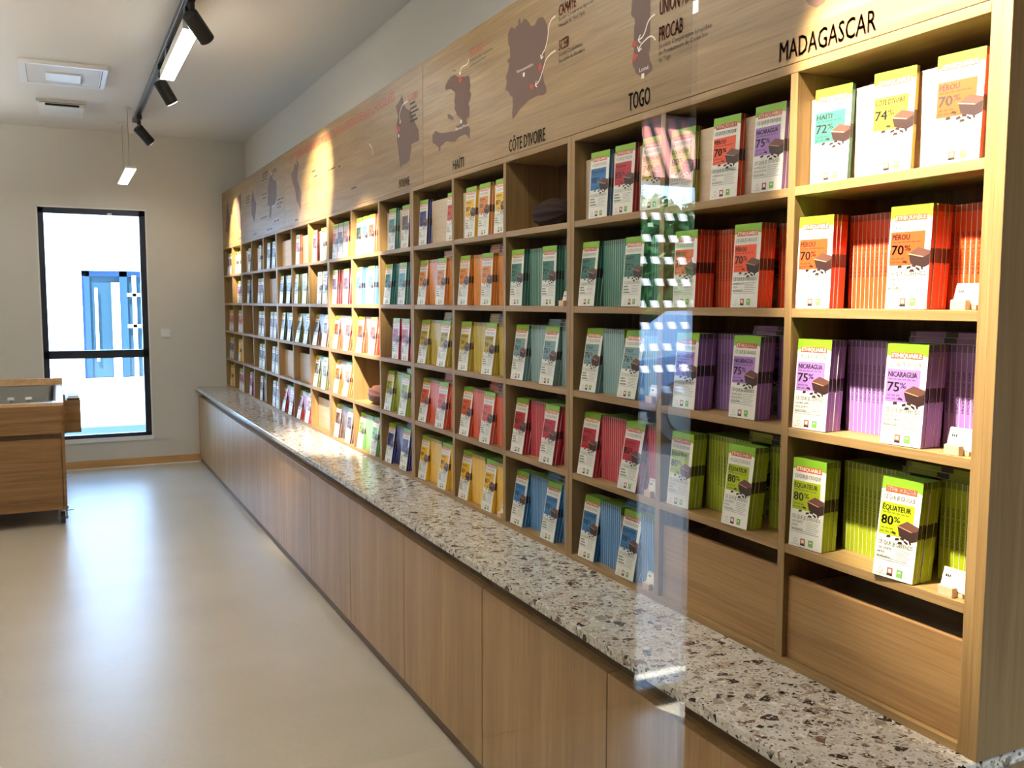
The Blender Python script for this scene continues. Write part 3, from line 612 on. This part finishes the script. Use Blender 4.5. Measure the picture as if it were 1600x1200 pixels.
def stack(c, r, v, fl, n, x0, lean, rz, side):
    near, far = COLI[c]; z = SZ[r]+.0006; y = far-v; cn = FL[fl][3]; co, ro = COLN[c], ROWN[r]
    ca = math.cos(lean)
    put(fl, Mx(x0+BD*ca, y, z, lean, rz), 'front', 1, f'{cn} bar with white cover out at {side}, {ro}, {co}', f'{cn} bars, {ro}, {co}')
    for k in range(1, n):
        dx = k*(BD+.0006)/ca; jy = random.uniform(-.0015, .0015)
        put(fl, Mx(x0+BD*ca+dx*math.cos(rz), y+jy+dx*math.sin(rz), z, lean, rz), 'behind', 1, f'{cn} bar, {ORD[k-1]} behind {side} cover, {ro}, {co}', f'{cn} bars, {ro}, {co}')
    return x0+n*(BD+.0006)/ca+BH*math.sin(lean)
def spines(c, r, va, vb, fl, xs, side):
    near, far = COLI[c]; z = SZ[r]+.0004; cn = FL[fl][3]; co, ro = COLN[c], ROWN[r]
    pitch = BD+.0004; n = int((vb-va)/pitch)
    for k in range(n):
        y = far-va-k*pitch-BD       # after the turn the bar spans y..y+BD
        put(fl, Mx(xs+BW/2+random.uniform(-.0003, .0003), y+BD, z, 0, PI/2) , 'spine', 1,
            f'{cn} bar spine, {ORD[k]} from left in {side} group, {ro}, {co}', f'{cn} bars, {ro}, {co}')
PERM = Matrix(((0, 1, 0, 0), (0, 0, 1, 0), (1, 0, 0, 0), (0, 0, 0, 1)))
def flats(c, r, v, fl, n, xs):
    near, far = COLI[c]; cn = FL[fl][3]; co, ro = COLN[c], ROWN[r]
    for k in range(n):
        z = SZ[r]+BH+.0008+BD+k*(BD+.0004)
        put(fl, Matrix.Translation((xs+BW/2+.002*k, far-v-BH+random.uniform(-.004, .004), z)) @ PERM, 'flat', 1,
            f'{cn} bar lying flat, {"lowest" if k == 0 else ("next up" if k == 1 else "topmost")}, {ro}, {co}', f'{cn} bars, {ro}, {co}')
boards, pods, tags_ = [], [], []
for c in range(17):
    near, far = COLI[c]; wdt = far-near
    T = TOP[c]
    if T == 'P': pods.append((c, 1))
    else:
        boards.append((c, 1))
        for i, (v, fl, n) in enumerate(T):
            side = {1: ['centre'], 2: ['left', 'right'], 3: ['left', 'middle', 'right']}[len(T)][i]
            stack(c, 1, v, fl, n, .010, .05, .14 if c == 0 else (.10 if c < 3 else .03), side)
    for r in (2, 3, 4, 5):
        s = ROWS[r][c]; rnd = random.Random(c*10+r)
        if s in 'EX': continue
        if s == 'P': pods.append((c, r)); continue
        if s == 'B': boards.append((c, r)); continue
        if s.startswith('a:'):
            fl = s[2:]; v = .16+rnd.uniform(-.02, .02)
            stack(c, r, v, fl, 3, .012, .06, .02, 'left'); spines(c, r, v+.0445, v+.0445+.05, fl, .026, 'middle')
            if rnd.random() < .6: stack(c, r, v+.14, fl, 2, .006, .06, .02, 'right')
            continue
        fl = s; lA = {2: .035, 3: .07, 4: .085, 5: .085}[r]; lB = {2: .05, 3: .075, 4: .12, 5: .10}[r]
        if c >= 2: lA = {2: .07, 3: .13, 4: .14, 5: .15}[r]+rnd.uniform(-.02, .03); lB = lA+rnd.uniform(-.03, .03)
        if c == 0: vA, vB, nA, nB, xs = .048, .266, 4, 5, .062
        elif c == 1: vA, vB, nA, nB, xs = {2: (.072, .283, 5, 4, .060), 3: (.078, .284, 5, 4, .058), 4: (.062, .275, 4, 4, .058)}[r]
        else: vA, vB, nA, nB, xs = .060+rnd.uniform(-.005, .008), .268+rnd.uniform(-.008, .010), rnd.choice((3, 4)), rnd.choice((4, 5)), .058
        if c in (0,) and r == 4: lA, lB = .05, .12
        lastA = stack(c, r, vA, fl, nA, .006, lA, .10 if c == 0 else .03, 'left')
        hasB = True
        lastB = stack(c, r, vB, fl, nB, .004 if r != 4 else -.002, lB, .08 if c == 0 else .03, 'right')
        # the spine groups stand behind the leaning covers' zone, clear of them
        near_col = c < 2
        xs = max(xs, lastA+.0065, lastB+.0065) if near_col else .030+rnd.uniform(-.004, .006)
        spines(c, r, vA+BW/2+(-.012 if near_col else .0045), vB-BW/2+(.010 if near_col else -.0035), fl, xs, 'left')
        spines(c, r, vB+BW/2+(-.010 if near_col else .0045), wdt-.003, fl, xs, 'right')
        if (c, r) in ((0, 3), (1, 3), (0, 4), (1, 4), (3, 3), (2, 5), (3, 5), (5, 3), (4, 3), (4, 2), (5, 2), (5, 4), (4, 4), (6, 4), (6, 5)):
            flats(c, r, {0: .21, 1: .22}.get(c, .20), fl, 3 if c in (4, 5) else 2, .085 if c < 2 else .050)
        if (c, r) in ((0, 2), (0, 3), (0, 4), (2, 3), (2, 4), (2, 5), (3, 2), (4, 5)): tags_.append((c, r))
bars.sort(key=lambda d: -d['a'])
NB_IND = 300
first = {}
for d in bars[:NB_IND]:
    fl = d['fl']
    o = bpy.data.objects.new('chocolate_bar', bar_me(fl)) if fl not in first else first[fl].copy()
    first.setdefault(fl, o); COL.objects.link(o); o.matrix_world = d['M']
    tag(o, d['label'], 'chocolate bar', d['group'])
rest = MB()
for d in bars[NB_IND:]:
    fl = d['fl']
    if fl not in BAR_LITE: BAR_LITE[fl] = bar_mesh(fl, True)
    rest.merge(BAR_LITE[fl], d['M'])
tag(rest.build('chocolate_bars'), 'smaller-looking chocolate bars filling the far and rear parts of the shelves', 'chocolate bars', kind='stuff')

# ---------------------------------------------------------------- boards, bins, pods, price tags
for c, r in boards:
    near, far = COLI[c]; x = .036 if (r == 1) else .04; hh = .166 if r == 1 else .168
    a, z = near+.002, SZ[r]+.0004
    b = MB(); b.box(0, .010, -(far-near)/2+.002, (far-near)/2-.002, 0, hh, W_BRD)
    o = b.build('display_board', loc=(x, (near+far)/2, z), bevel=.0006)
    tag(o, f'pale wooden display board standing in the compartment, {ROWN[r]}, {COLN[c]}', 'board', 'display boards in compartments')
for c in (0, 1):
    near, far = COLI[c]; z = SZ[5]+.0005; a, e = near+.0015, far-.0015; t = .014; top = .833 if c == 0 else .843
    bn = empty('storage_bin', (.1, (a+e)/2, z), f'oak storage bin with plain wide front on the bottom shelf, {COLN[c]}', 'bin', 'storage bins on the bottom shelf')
    b = MB(); b.box(.012, .012+t, a, e, z, top, W_BOX); part(b, 'front_panel', bn, .001)
    b = MB(); b.box(.026, .185, a, a+.01, z, top-.02, W_BRD); b.box(.026, .185, e-.01, e, z, top-.02, W_BRD); b.box(.175, .185, a, e, z, top-.02, W_BRD); b.box(.026, .185, a, e, z, z+.008, W_BRD); part(b, 'box_body', bn)
PODM = mat('dried_cacao_husk', (96, 54, 38), .55); noise_bump(PODM, 60, .7)
PODD = mat('dark_cacao_husk', (44, 26, 19), .7, 0, .15); noise_bump(PODD, 60, .7)
for c, r in pods:
    near, far = COLI[c]; cy, cx = (near+.165, .05) if r == 1 else (near+.150, .05); z = SZ[r]
    bm = bmesh.new(); bmesh.ops.create_uvsphere(bm, u_segments=48, v_segments=28, radius=1)
    L_, R_ = (.105, .040) if r == 1 else (.095, .044)
    for v in bm.verts:
        a = math.atan2(v.co.y, v.co.x); t = v.co.z; rr = 1+.07*math.cos(10*a)+.03*math.sin(5*a+3*t)
        k = (1-t*t)**.42 if abs(t) < 1 else 0
        if t > .55: k *= 1-.55*(t-.55)/.45
        rad = k*rr*R_; v.co = Vector((math.cos(a)*rad, t*L_*(1.12 if t > 0 else 1), math.sin(a)*rad))
    me = bpy.data.meshes.new('cacao_pod'); bm.to_mesh(me); bm.free(); me.materials.append(PODM if r == 4 else PODD)
    for p in me.polygons: p.use_smooth = True
    zm = min(v.co.z for v in me.vertices)
    po = bpy.data.objects.new('cacao_pod', me); COL.objects.link(po); po.location = (cx, cy+.01, z-zm+.0003)
    tag(po, 'dried dark cacao pod lying on the top shelf between printed bars, fourth nearest column' if r == 1 else 'dried reddish-brown cacao pod lying in a lit compartment, fourth shelf down', 'cacao pod')
for c, r in tags_:
    near, far = COLI[c]; z = SZ[r]+.0003; y = near+.035
    th = empty('price_tag_holder', (.0, y, z), f'small beech block holding a price card, right end of {ROWN[r]}, {COLN[c]}', 'price tag', 'price tags on the shelves')
    b = MB(); b.box(.004, .016, y-.010, y+.018, z, z+.016, W_BLOCK); b.box(.016, .030, y-.020, y+.018, z, z+.007, W_BLOCK); b.box(.020, .030, y-.020, y+.018, z, z+.016, W_BLOCK); part(b, 'wood_block', th, .0006)
    b = MB(); M = Matrix.Translation((.0175, y-.002, z+.008)) @ Matrix.Rotation(.28, 4, 'Y')
    b.box(-.0005, .0005, -.026, .026, 0, .036, PAPER, M)
    for q in range(12): 
        b.add([M @ Vector(v) for v in ((-.0008, .022-q*.0036, .030), (-.0008, .0195-q*.0036, .030), (-.0008, .0195-q*.0036, .032), (-.0008, .022-q*.0036, .032))], [(0, 1, 2, 3)], GTXT)
    for q in range(3): b.add([M @ Vector(v) for v in ((-.0008, .020-q*.0036, .020), (-.0008, .0175-q*.0036, .020), (-.0008, .0175-q*.0036, .0245), (-.0008, .020-q*.0036, .0245))], [(0, 1, 2, 3)], DTXT)
    part(b, 'price_card', th)

# ---------------------------------------------------------------- serving cart
ct = empty('serving_cart', (-1.7, 5.95, 0), 'oak serving cart on castors with a sunken steel basin, left of the window', 'cart')
cx0, cx1, cy0, cy1 = -2.12, -1.285, 5.25, 6.66
b = MB(); b.box(cx0, cx1-.018, cy0+.02, cy1, .115, .545, W_CART); b.box(cx0, cx1-.03, cy0+.02, cy1, .545, .60, W_DARK); part(b, 'carcass', ct)
b = MB(); b.box(cx0, cx1-.022, cy0, cy0+.02, .105, .545, W_CART); part(b, 'door', ct, .001)
b = MB(); b.box(cx0, cx1-.012, cy0-.004, cy0+.016, .578, .748, W_CART); part(b, 'apron', ct, .001)
b = MB(); b.box(cx1-.018, cx1, cy0, cy1, .10, .75, W_CART); part(b, 'side_panel', ct, .001)
b = MB(); px0, px1, py0, py1 = -2.0, -1.335, 5.33, 6.58
TOPW = wood('cart_top_oak', 1, (214, 178, 132), (192, 152, 106), (228, 198, 156), .4)
for xa, xb_, ya_, yb_ in ((cx0, cx1, cy0, py0), (cx0, cx1, py1, cy1), (cx0, px0, py0, py1), (px1, cx1, py0, py1)): b.box(xa, xb_, ya_, yb_, .748, .766, TOPW)
part(b, 'top', ct)
b = MB(); b.box(cx0, cx1, cy1-.018, cy1, .766, .812, TOPW); part(b, 'back_upstand', ct, .001)
b = MB(); zt, zb = .764, .62
def rrect(x0, x1, y0, y1, r, z, k=5):
    out = []
    for (cx_, cy_, a0) in ((x1-r, y1-r, 0), (x0+r, y1-r, PI/2), (x0+r, y0+r, PI), (x1-r, y0+r, 3*PI/2)):
        for i in range(k+1):
            a = a0+i*PI/2/k; out.append((cx_+r*math.cos(a), cy_+r*math.sin(a), z))
    return out
rings = [rrect(px0-.01, px1+.01, py0-.01, py1+.01, .05, .7685), rrect(px0+.004, px1-.004, py0+.004, py1-.004, .045, .7685), rrect(px0+.010, px1-.010, py0+.010, py1-.010, .045, .755), rrect(px0+.022, px1-.022, py0+.022, py1-.022, .05, zb+.01), rrect(px0+.05, px1-.05, py0+.05, py1-.05, .04, zb)]
N = len(rings[0]); vs = sum(rings, []); fs = []
for q in range(4):
    for i in range(N): fs.append((q*N+i, q*N+(i+1) % N, (q+1)*N+(i+1) % N, (q+1)*N+i))
fs.append(tuple(range(4*N, 5*N))); b.add(vs, fs, mat('dull_steel', (104, 104, 98), .42, .9)); part(b, 'basin', ct, smooth=True)
for px_, py_ in ((-1.57, 5.37), (-1.475, 5.37)):
    b = MB(); b.cyl((px_, py_, .7685), (px_, py_, .782), .008, .008, STEEL, 16); b.cyl((px_, py_, .782), (px_, py_, .795), .021, .018, WHITE, 24); part(b, 'knob', ct)
b = MB(); b.box(cx1+.001, cx1+.10, 5.62, 6.0, .53, .742, W_CART); b.box(cx1+.0, cx1+.012, 5.6, 6.02, .53, .78, W_CART); part(b, 'side_bracket', ct, .001)
b = MB(); b.box(cx1+.028, cx1+.095, 5.66, 5.95, .7425, .752, mat('brown_folder', (158, 122, 108), .5)); tag(b.build('folder'), 'small brown folder lying on the side bracket of the cart', 'folder')
b = MB(); b.box(cx1+.02, cx1+.10, 5.64, 5.97, .7524, .756, WHITE); b.box(cx1+.03, cx1+.09, 5.66, 5.95, .756, .765, mat('grey_pad', (190, 190, 198), .5)); tag(b.build('notepad'), 'white and grey notepad lying on top of the brown folder', 'notepad')
for x, y in ((-1.312, 5.335), (-2.07, 5.335), (-1.312, 6.58), (-2.07, 6.58)):
    b = MB(); b.cyl((x-.013, y+.012, .036), (x+.013, y+.012, .036), .036, .036, RUBBER, 28)
    b.box(x-.026, x-.017, y-.018, y+.032, .03, .098, STEEL); b.box(x+.017, x+.026, y-.018, y+.032, .03, .098, STEEL); b.box(x-.032, x+.032, y-.034, y+.034, .096, .1145, STEEL)
    b.cyl((x-.03, y+.012, .036), (x+.03, y+.012, .036), .006, .006, STEEL, 12)
    if x > -1.4: b.box(x+.02, x+.062, y-.012, y+.006, .080, .086, STEEL)
    part(b, 'castor', ct)

# ---------------------------------------------------------------- wall socket
b = MB(); b.box(-.525, -.447, YE-.009, YE-.0003, 1.082, 1.150, WHITE); b.box(-.512, -.488, YE-.0115, YE-.009, 1.094, 1.138, WHITE); b.box(-.484, -.460, YE-.0115, YE-.009, 1.094, 1.138, WHITE)
tag(b.build('light_switch', bevel=.0015), 'white double light switch on the far wall between window and shelves', 'light switch')

# ---------------------------------------------------------------- ceiling units
ac = empty('ceiling_cassette', (-1.21, 5.31, ZC), 'wide square white ceiling cassette grille with a plain centre plate', 'air conditioner')
a, c_, e, g = -1.444, -.976, 5.03, 5.575
b = MB(); z = ZC-.022
for xa, xb_, ya_, yb_ in ((a, c_, e, e+.03), (a, c_, g-.03, g), (a, a+.035, e+.03, g-.03), (c_-.035, c_, e+.03, g-.03)): b.box(xa, xb_, ya_, yb_, z, ZC-.0005, WHITE)
part(b, 'frame', ac)
b = MB(); b.box(a+.035, c_-.035, e+.03, g-.03, z+.008, ZC-.002, GRILLE)
for i in range(26): y = e+.036+i*.0185; b.box(a+.04, c_-.04, y, y+.007, z+.003, z+.008, WHITE)
part(b, 'grille', ac)
b = MB(); b.box(-1.307, -1.117, 5.225, 5.435, z-.006, z+.004, WHITE); part(b, 'centre_plate', ac, .002)
b = MB(); b.box(c_-.03, c_-.026, e+.03, g-.03, z-.001, z, DARKHOLE); part(b, 'slot', ac)
av = empty('ceiling_vent', (-1.22, 6.3, ZC), 'small white ceiling air vent with a dark front slot, nearer the far wall', 'air vent')
b = MB(); b.box(-1.36, -1.078, 6.13, 6.50, ZC-.05, ZC-.024, WHITE); b.box(-1.35, -1.09, 6.16, 6.49, ZC-.024, ZC-.0005, GRILLE); part(b, 'housing', av, .004)
b = MB(); b.box(-1.32, -1.11, 6.1275, 6.131, ZC-.044, ZC-.030, DARKHOLE); part(b, 'slot', av)
b = MB(); b.box(-1.375, -1.065, 6.128, 6.14, ZC-.02, ZC-.0005, GRILLE); part(b, 'front_lip', av)
b = MB(); b.cyl((-1.30, 6.68, ZC-.008), (-1.30, 6.68, ZC-.0005), .035, .035, WHITE, 32); tag(b.build('smoke_detector', bevel=.001), 'tiny round white smoke detector on the ceiling beyond the vent', 'smoke detector')

# ---------------------------------------------------------------- track lighting
TX = -.72
tk = empty('lighting_track', (TX, 2.9, ZC), 'long dark ceiling track carrying black spotlights and a linear light', 'lighting track')
b = MB(); b.box(TX-.018, TX+.018, -.35, 6.56, ZC-.032, ZC-.0005, TRACKM); part(b, 'rail', tk, .001)
b = MB(); b.box(TX-.008, TX+.008, -.34, 6.54, ZC-.0335, ZC-.032, BLACK); part(b, 'groove', tk)
b = MB(); b.box(TX-.021, TX+.021, 6.56, 6.585, ZC-.034, ZC-.0005, BLACK); part(b, 'end_cap', tk, .001)
LENS = mat('lamp_lens', (255, 240, 210), .3, emit=(1.0, .86, .66), es=30)
def spotlight(y, piv, aim, label, rad=.036, ln=.135, size=44, blend=.5, power=1.0, gobo=None):
    """adapter on the rail, stem, swivel and cylinder; the lens faces aim, its lamp sits just in front of it"""
    piv, aim = Vector(piv), Vector(aim); d = (aim-piv).normalized()
    s = empty('track_spotlight', (TX, y, ZC-.034), label, 'spotlight', 'black spotlights on the ceiling track')
    b = MB(); b.box(TX-.017, TX+.017, y-.045, y+.045, ZC-.066, ZC-.0345, BLACK); part(b, 'adapter', s, .002)
    b = MB(); b.cyl((TX, y, ZC-.066), piv+Vector((0, 0, .012)), .008, .008, BLACK, 12); b.cyl(piv+Vector((0, 0, .018)), piv-Vector((0, 0, .006)), .014, .014, BLACK, 16); part(b, 'stem', s)
    c = piv+d*.03; up = Vector((0, 0, -1)); side = (up-d*up.dot(d)).normalized()*.0
    p0, p1 = c-d*.045, c+d*(ln-.045)
    off = Vector((0, 0, -rad-.004)); p0 += off; p1 += off
    b = MB(); b.cyl(p0, p1, rad, rad, BLACK, 36); b.cyl(p0-d*.004, p0, rad*.86, rad, BLACK, 36, True)
    o = part(b, 'housing', s, .0015)
    b = MB(); b.cyl(p1+d*.0005, p1+d*.002, rad*.80, rad*.80, LENS, 32); part(b, 'lens', s)
    ld = bpy.data.lights.new('spot', 'SPOT'); ld.energy = SPOT_W*power; ld.color = WARM; ld.spot_size = math.radians(size); ld.spot_blend = blend; ld.shadow_soft_size = .022
    lo = bpy.data.objects.new('lamp', ld); COL.objects.link(lo); lo.parent = s
    lo.location = (p1+d*.012)-Vector(s.location); lo.rotation_euler = (Vector(aim)-(p1+d*.012)).to_track_quat('-Z', 'Y').to_euler()
    return s
def linear(x, ya, yb2, zb, label, name='linear_light', energy=1.0, hang=None, up=0):
    s = empty(name, (x, (ya+yb2)/2, ZC), label, 'linear light')
    hh = .02 if name == 'pendant_light' else .05
    b = MB(); b.box(x-.035, x+.035, ya, yb2, zb+.004, zb+hh, WHITE); part(b, 'housing', s, .002)
    b = MB(); b.box(x-.034, x+.034, ya+.001, yb2-.001, zb, zb+.004, DIFF2 if name == 'pendant_light' else DIFF); part(b, 'diffuser', s)
    if up:
        b = MB(); b.box(x-.034, x+.034, ya+.001, yb2-.001, zb+hh+.0005, zb+hh+.003, UPD); part(b, 'added_upper_diffuser', s)
    b = MB()
    if hang:
        for y in hang: b.cyl((x, y, zb+hh), (x, y, ZC-.004), .0012, .0012, TRACKM, 8); b.cyl((x, y, ZC-.012), (x, y, ZC-.0005), .022, .022, WHITE, 20)
        part(b, 'cable', s)
    else:
        for y in (ya+.1, yb2-.1): b.box(x-.015, x+.015, y-.04, y+.04, zb+.05, ZC-.0345, BLACK)
        part(b, 'adapter', s)
    return s
UP_E = 42.0
UPD = mat('added_uplight_diffuser', (255, 255, 255), .4, emit=(1.0, .965, .91), es=UP_E)  # uplight of the added, unseen pendants only
DIFF2 = mat('lit_pendant_diffuser', (255, 255, 255), .4, emit=(1.0, .965, .90), es=8.0)
DIFF = mat('lit_diffuser', (255, 255, 255), .4, emit=(1.0, .965, .90), es=LIN_E)
spotlight(3.40, (TX, 3.36, 2.655), (0, 4.05, 1.95), 'large black cylinder spotlight at the top edge, in front of the lit strip', size=36, blend=1.0, power=1.7)
spotlight(4.72, (TX, 4.72, 2.655), (0, 5.0, 1.5), 'middle black cylinder spotlight at the far end of the lit strip', size=26, blend=.8, power=.12)
spotlight(6.28, (TX, 6.28, 2.655), (0, 6.66, 1.9), 'smallest black cylinder spotlight at the far end of the track', size=34, blend=.6, power=1.1)
spotlight(2.52, (TX, 2.52, 2.655), (0, 3.48, 1.20), 'black cylinder spotlight on the track just above the frame, out of sight', size=34, blend=.7, power=2.6)
spotlight(.30, (TX, .30, 2.655), (0, .12, 1.68), 'black cylinder spotlight above the nearest column, out of the frame', size=40, blend=.45, power=1.1)
linear(-.715, 3.43, 4.44, 2.577, 'bright white linear light strip fixed under the dark ceiling track')
linear(-.715, .75, 1.75, 2.577, 'added white linear light strip under the track above the near counter, out of frame')  # this strip and the next are unseen, added for steep shelf light
linear(-.715, 1.85, 2.4, 2.577, 'added white linear light strip under the track between two others, out of frame')
linear(-.80, 6.05, 6.98, 2.30, 'small bright linear light hanging on thin cables before the far wall', 'pendant_light', hang=(6.2, 6.83))
for y, nm in ((.3, 'nearest'), (2.0, 'second'), (3.7, 'third'), (5.4, 'farthest')):  # row of unseen pendants added to brighten the ceiling and room
    linear(-2.3, y, y+1.2, 2.28, f'added white up-and-down pendant light over the left side, {nm} one, out of frame', 'pendant_light', hang=(y+.2, y+1.0), up=UP_E)

# ---------------------------------------------------------------- outside behind the camera, mirrored in the glass leaf
b = MB(); b.box(-14, 20, -30, YN-.18, -.14, -.02, mat('street_asphalt', (58, 58, 60), .85)); tag(b.build('street'), kind='structure')
cn_ = MB(); cn_.box(-1.0, 3.6, -3.9, -3.7, 2.006, 2.37, mat('canopy_brown', (62, 44, 40), .7)); cn_.box(-1.0, -.85, -3.9, -3.75, -.02, 2.006, MATS['canopy_brown']); cn_.box(3.45, 3.6, -3.9, -3.75, -.02, 2.006, MATS['canopy_brown'])
tag(cn_.build('canopy'), 'dark brown entrance canopy outside behind the camera, mirrored in the glass', 'canopy')
LEAF = mat('tree_leaves', (72, 116, 46), .6); BARK = mat('bark', (90, 72, 56), .8)
def tree(x, y, h, r, label):
    t = empty('tree', (x, y, -.02), label, 'tree', 'street trees')
    b = MB(); b.cyl((x, y, -.02), (x+.1, y, h*.55), .16, .09, BARK, 14)
    for a in range(5):
        b.cyl((x+.05, y, h*.4), (x+math.cos(a*1.3)*r*.5, y+math.sin(a*1.3)*r*.5, h*.75), .06, .02, BARK, 8)
    part(b, 'trunk', t)
    rr = random.Random(int(x*10)); b = MB()
    for i in range(2600):
        u = Vector((rr.gauss(0, 1), rr.gauss(0, 1), rr.gauss(0, 1))).normalized()*rr.uniform(.45, 1)**.5
        bl = rr.choice(((0, 0, 0, 1), (.5, .1, .2, .7), (-.5, -.1, .1, .7), (.1, .4, -.35, .7), (-.2, -.4, .45, .6), (.2, 0, .6, .55)))
        p = Vector((x+(bl[0]+u.x*bl[3]*.8)*r, y+(bl[1]+u.y*bl[3]*.8)*r, h*.72+(bl[2]+u.z*bl[3]*.75)*r))
        a1 = Vector((rr.gauss(0, 1), rr.gauss(0, 1), rr.gauss(0, 1))).normalized(); a2 = a1.orthogonal().normalized(); s = rr.uniform(.07, .14)
        b.add([p-a1*s, p-a2*s*.5, p+a1*s, p+a2*s*.5], [(0, 1, 2, 3)], LEAF)
    part(b, 'foliage', t)
tree(8.2, -13.9, 2.9, 1.2, 'leafy green street tree behind the camera, seen mirrored in the glass')
tree(12.9, -18.5, 3.2, 1.7, 'broad green street tree farther off, mirrored in the glass')
tree(9.6, -15.6, 2.6, 1.3, 'low bushy street tree between the two others, mirrored in the glass')
CARP = mat('silver_blue_paint', (96, 122, 150), .25, .6); CARG = mat('car_glass', (40, 50, 66), .08)
def car(x, y):
    c = empty('car', (x, y, -.02), 'silver-blue parked car outside, mirrored faintly in the glass leaf', 'car')
    prof = [(px, z*.9) for px, z in [(-2.1, .35), (-2.15, .75), (-1.9, .92), (-1.0, 1.0), (-.35, 1.42), (.9, 1.45), (1.75, 1.08), (2.1, .98), (2.15, .45), (2.05, .3)]]
    b = MB(); W2 = .86; n_ = len(prof)
    vs = [(x+px, y-W2, z) for px, z in prof]+[(x+px, y+W2, z) for px, z in prof]
    b.add(vs, [tuple(range(n_))[::-1], tuple(range(n_, 2*n_))]+[(i, (i+1) % n_, n_+(i+1) % n_, n_+i) for i in range(n_)], CARP); part(b, 'body', c, .04)
    for s in (-1, 1):
        b = MB(); yy = y+s*(W2+.006); pts = [(-.85, .9), (-.3, 1.22), (.85, 1.24), (1.45, .95)]
        b.add([(x+px, yy, z) for px, z in pts]+[(x+px, yy-s*.02, z) for px, z in pts], [(0, 1, 2, 3), (4, 5, 6, 7)], CARG); part(b, 'side_window', c)
    for px in (-1.35, 1.35):
        for s in (-1, 1):
            b = MB(); b.cyl((x+px, y+s*(W2-.16), .30), (x+px, y+s*(W2+.02), .30), .32, .32, RUBBER, 28); b.cyl((x+px, y+s*(W2+.02), .30), (x+px, y+s*(W2+.03), .30), .2, .2, STEEL, 20); part(b, 'wheel', c)
car(5.6, -8.2)
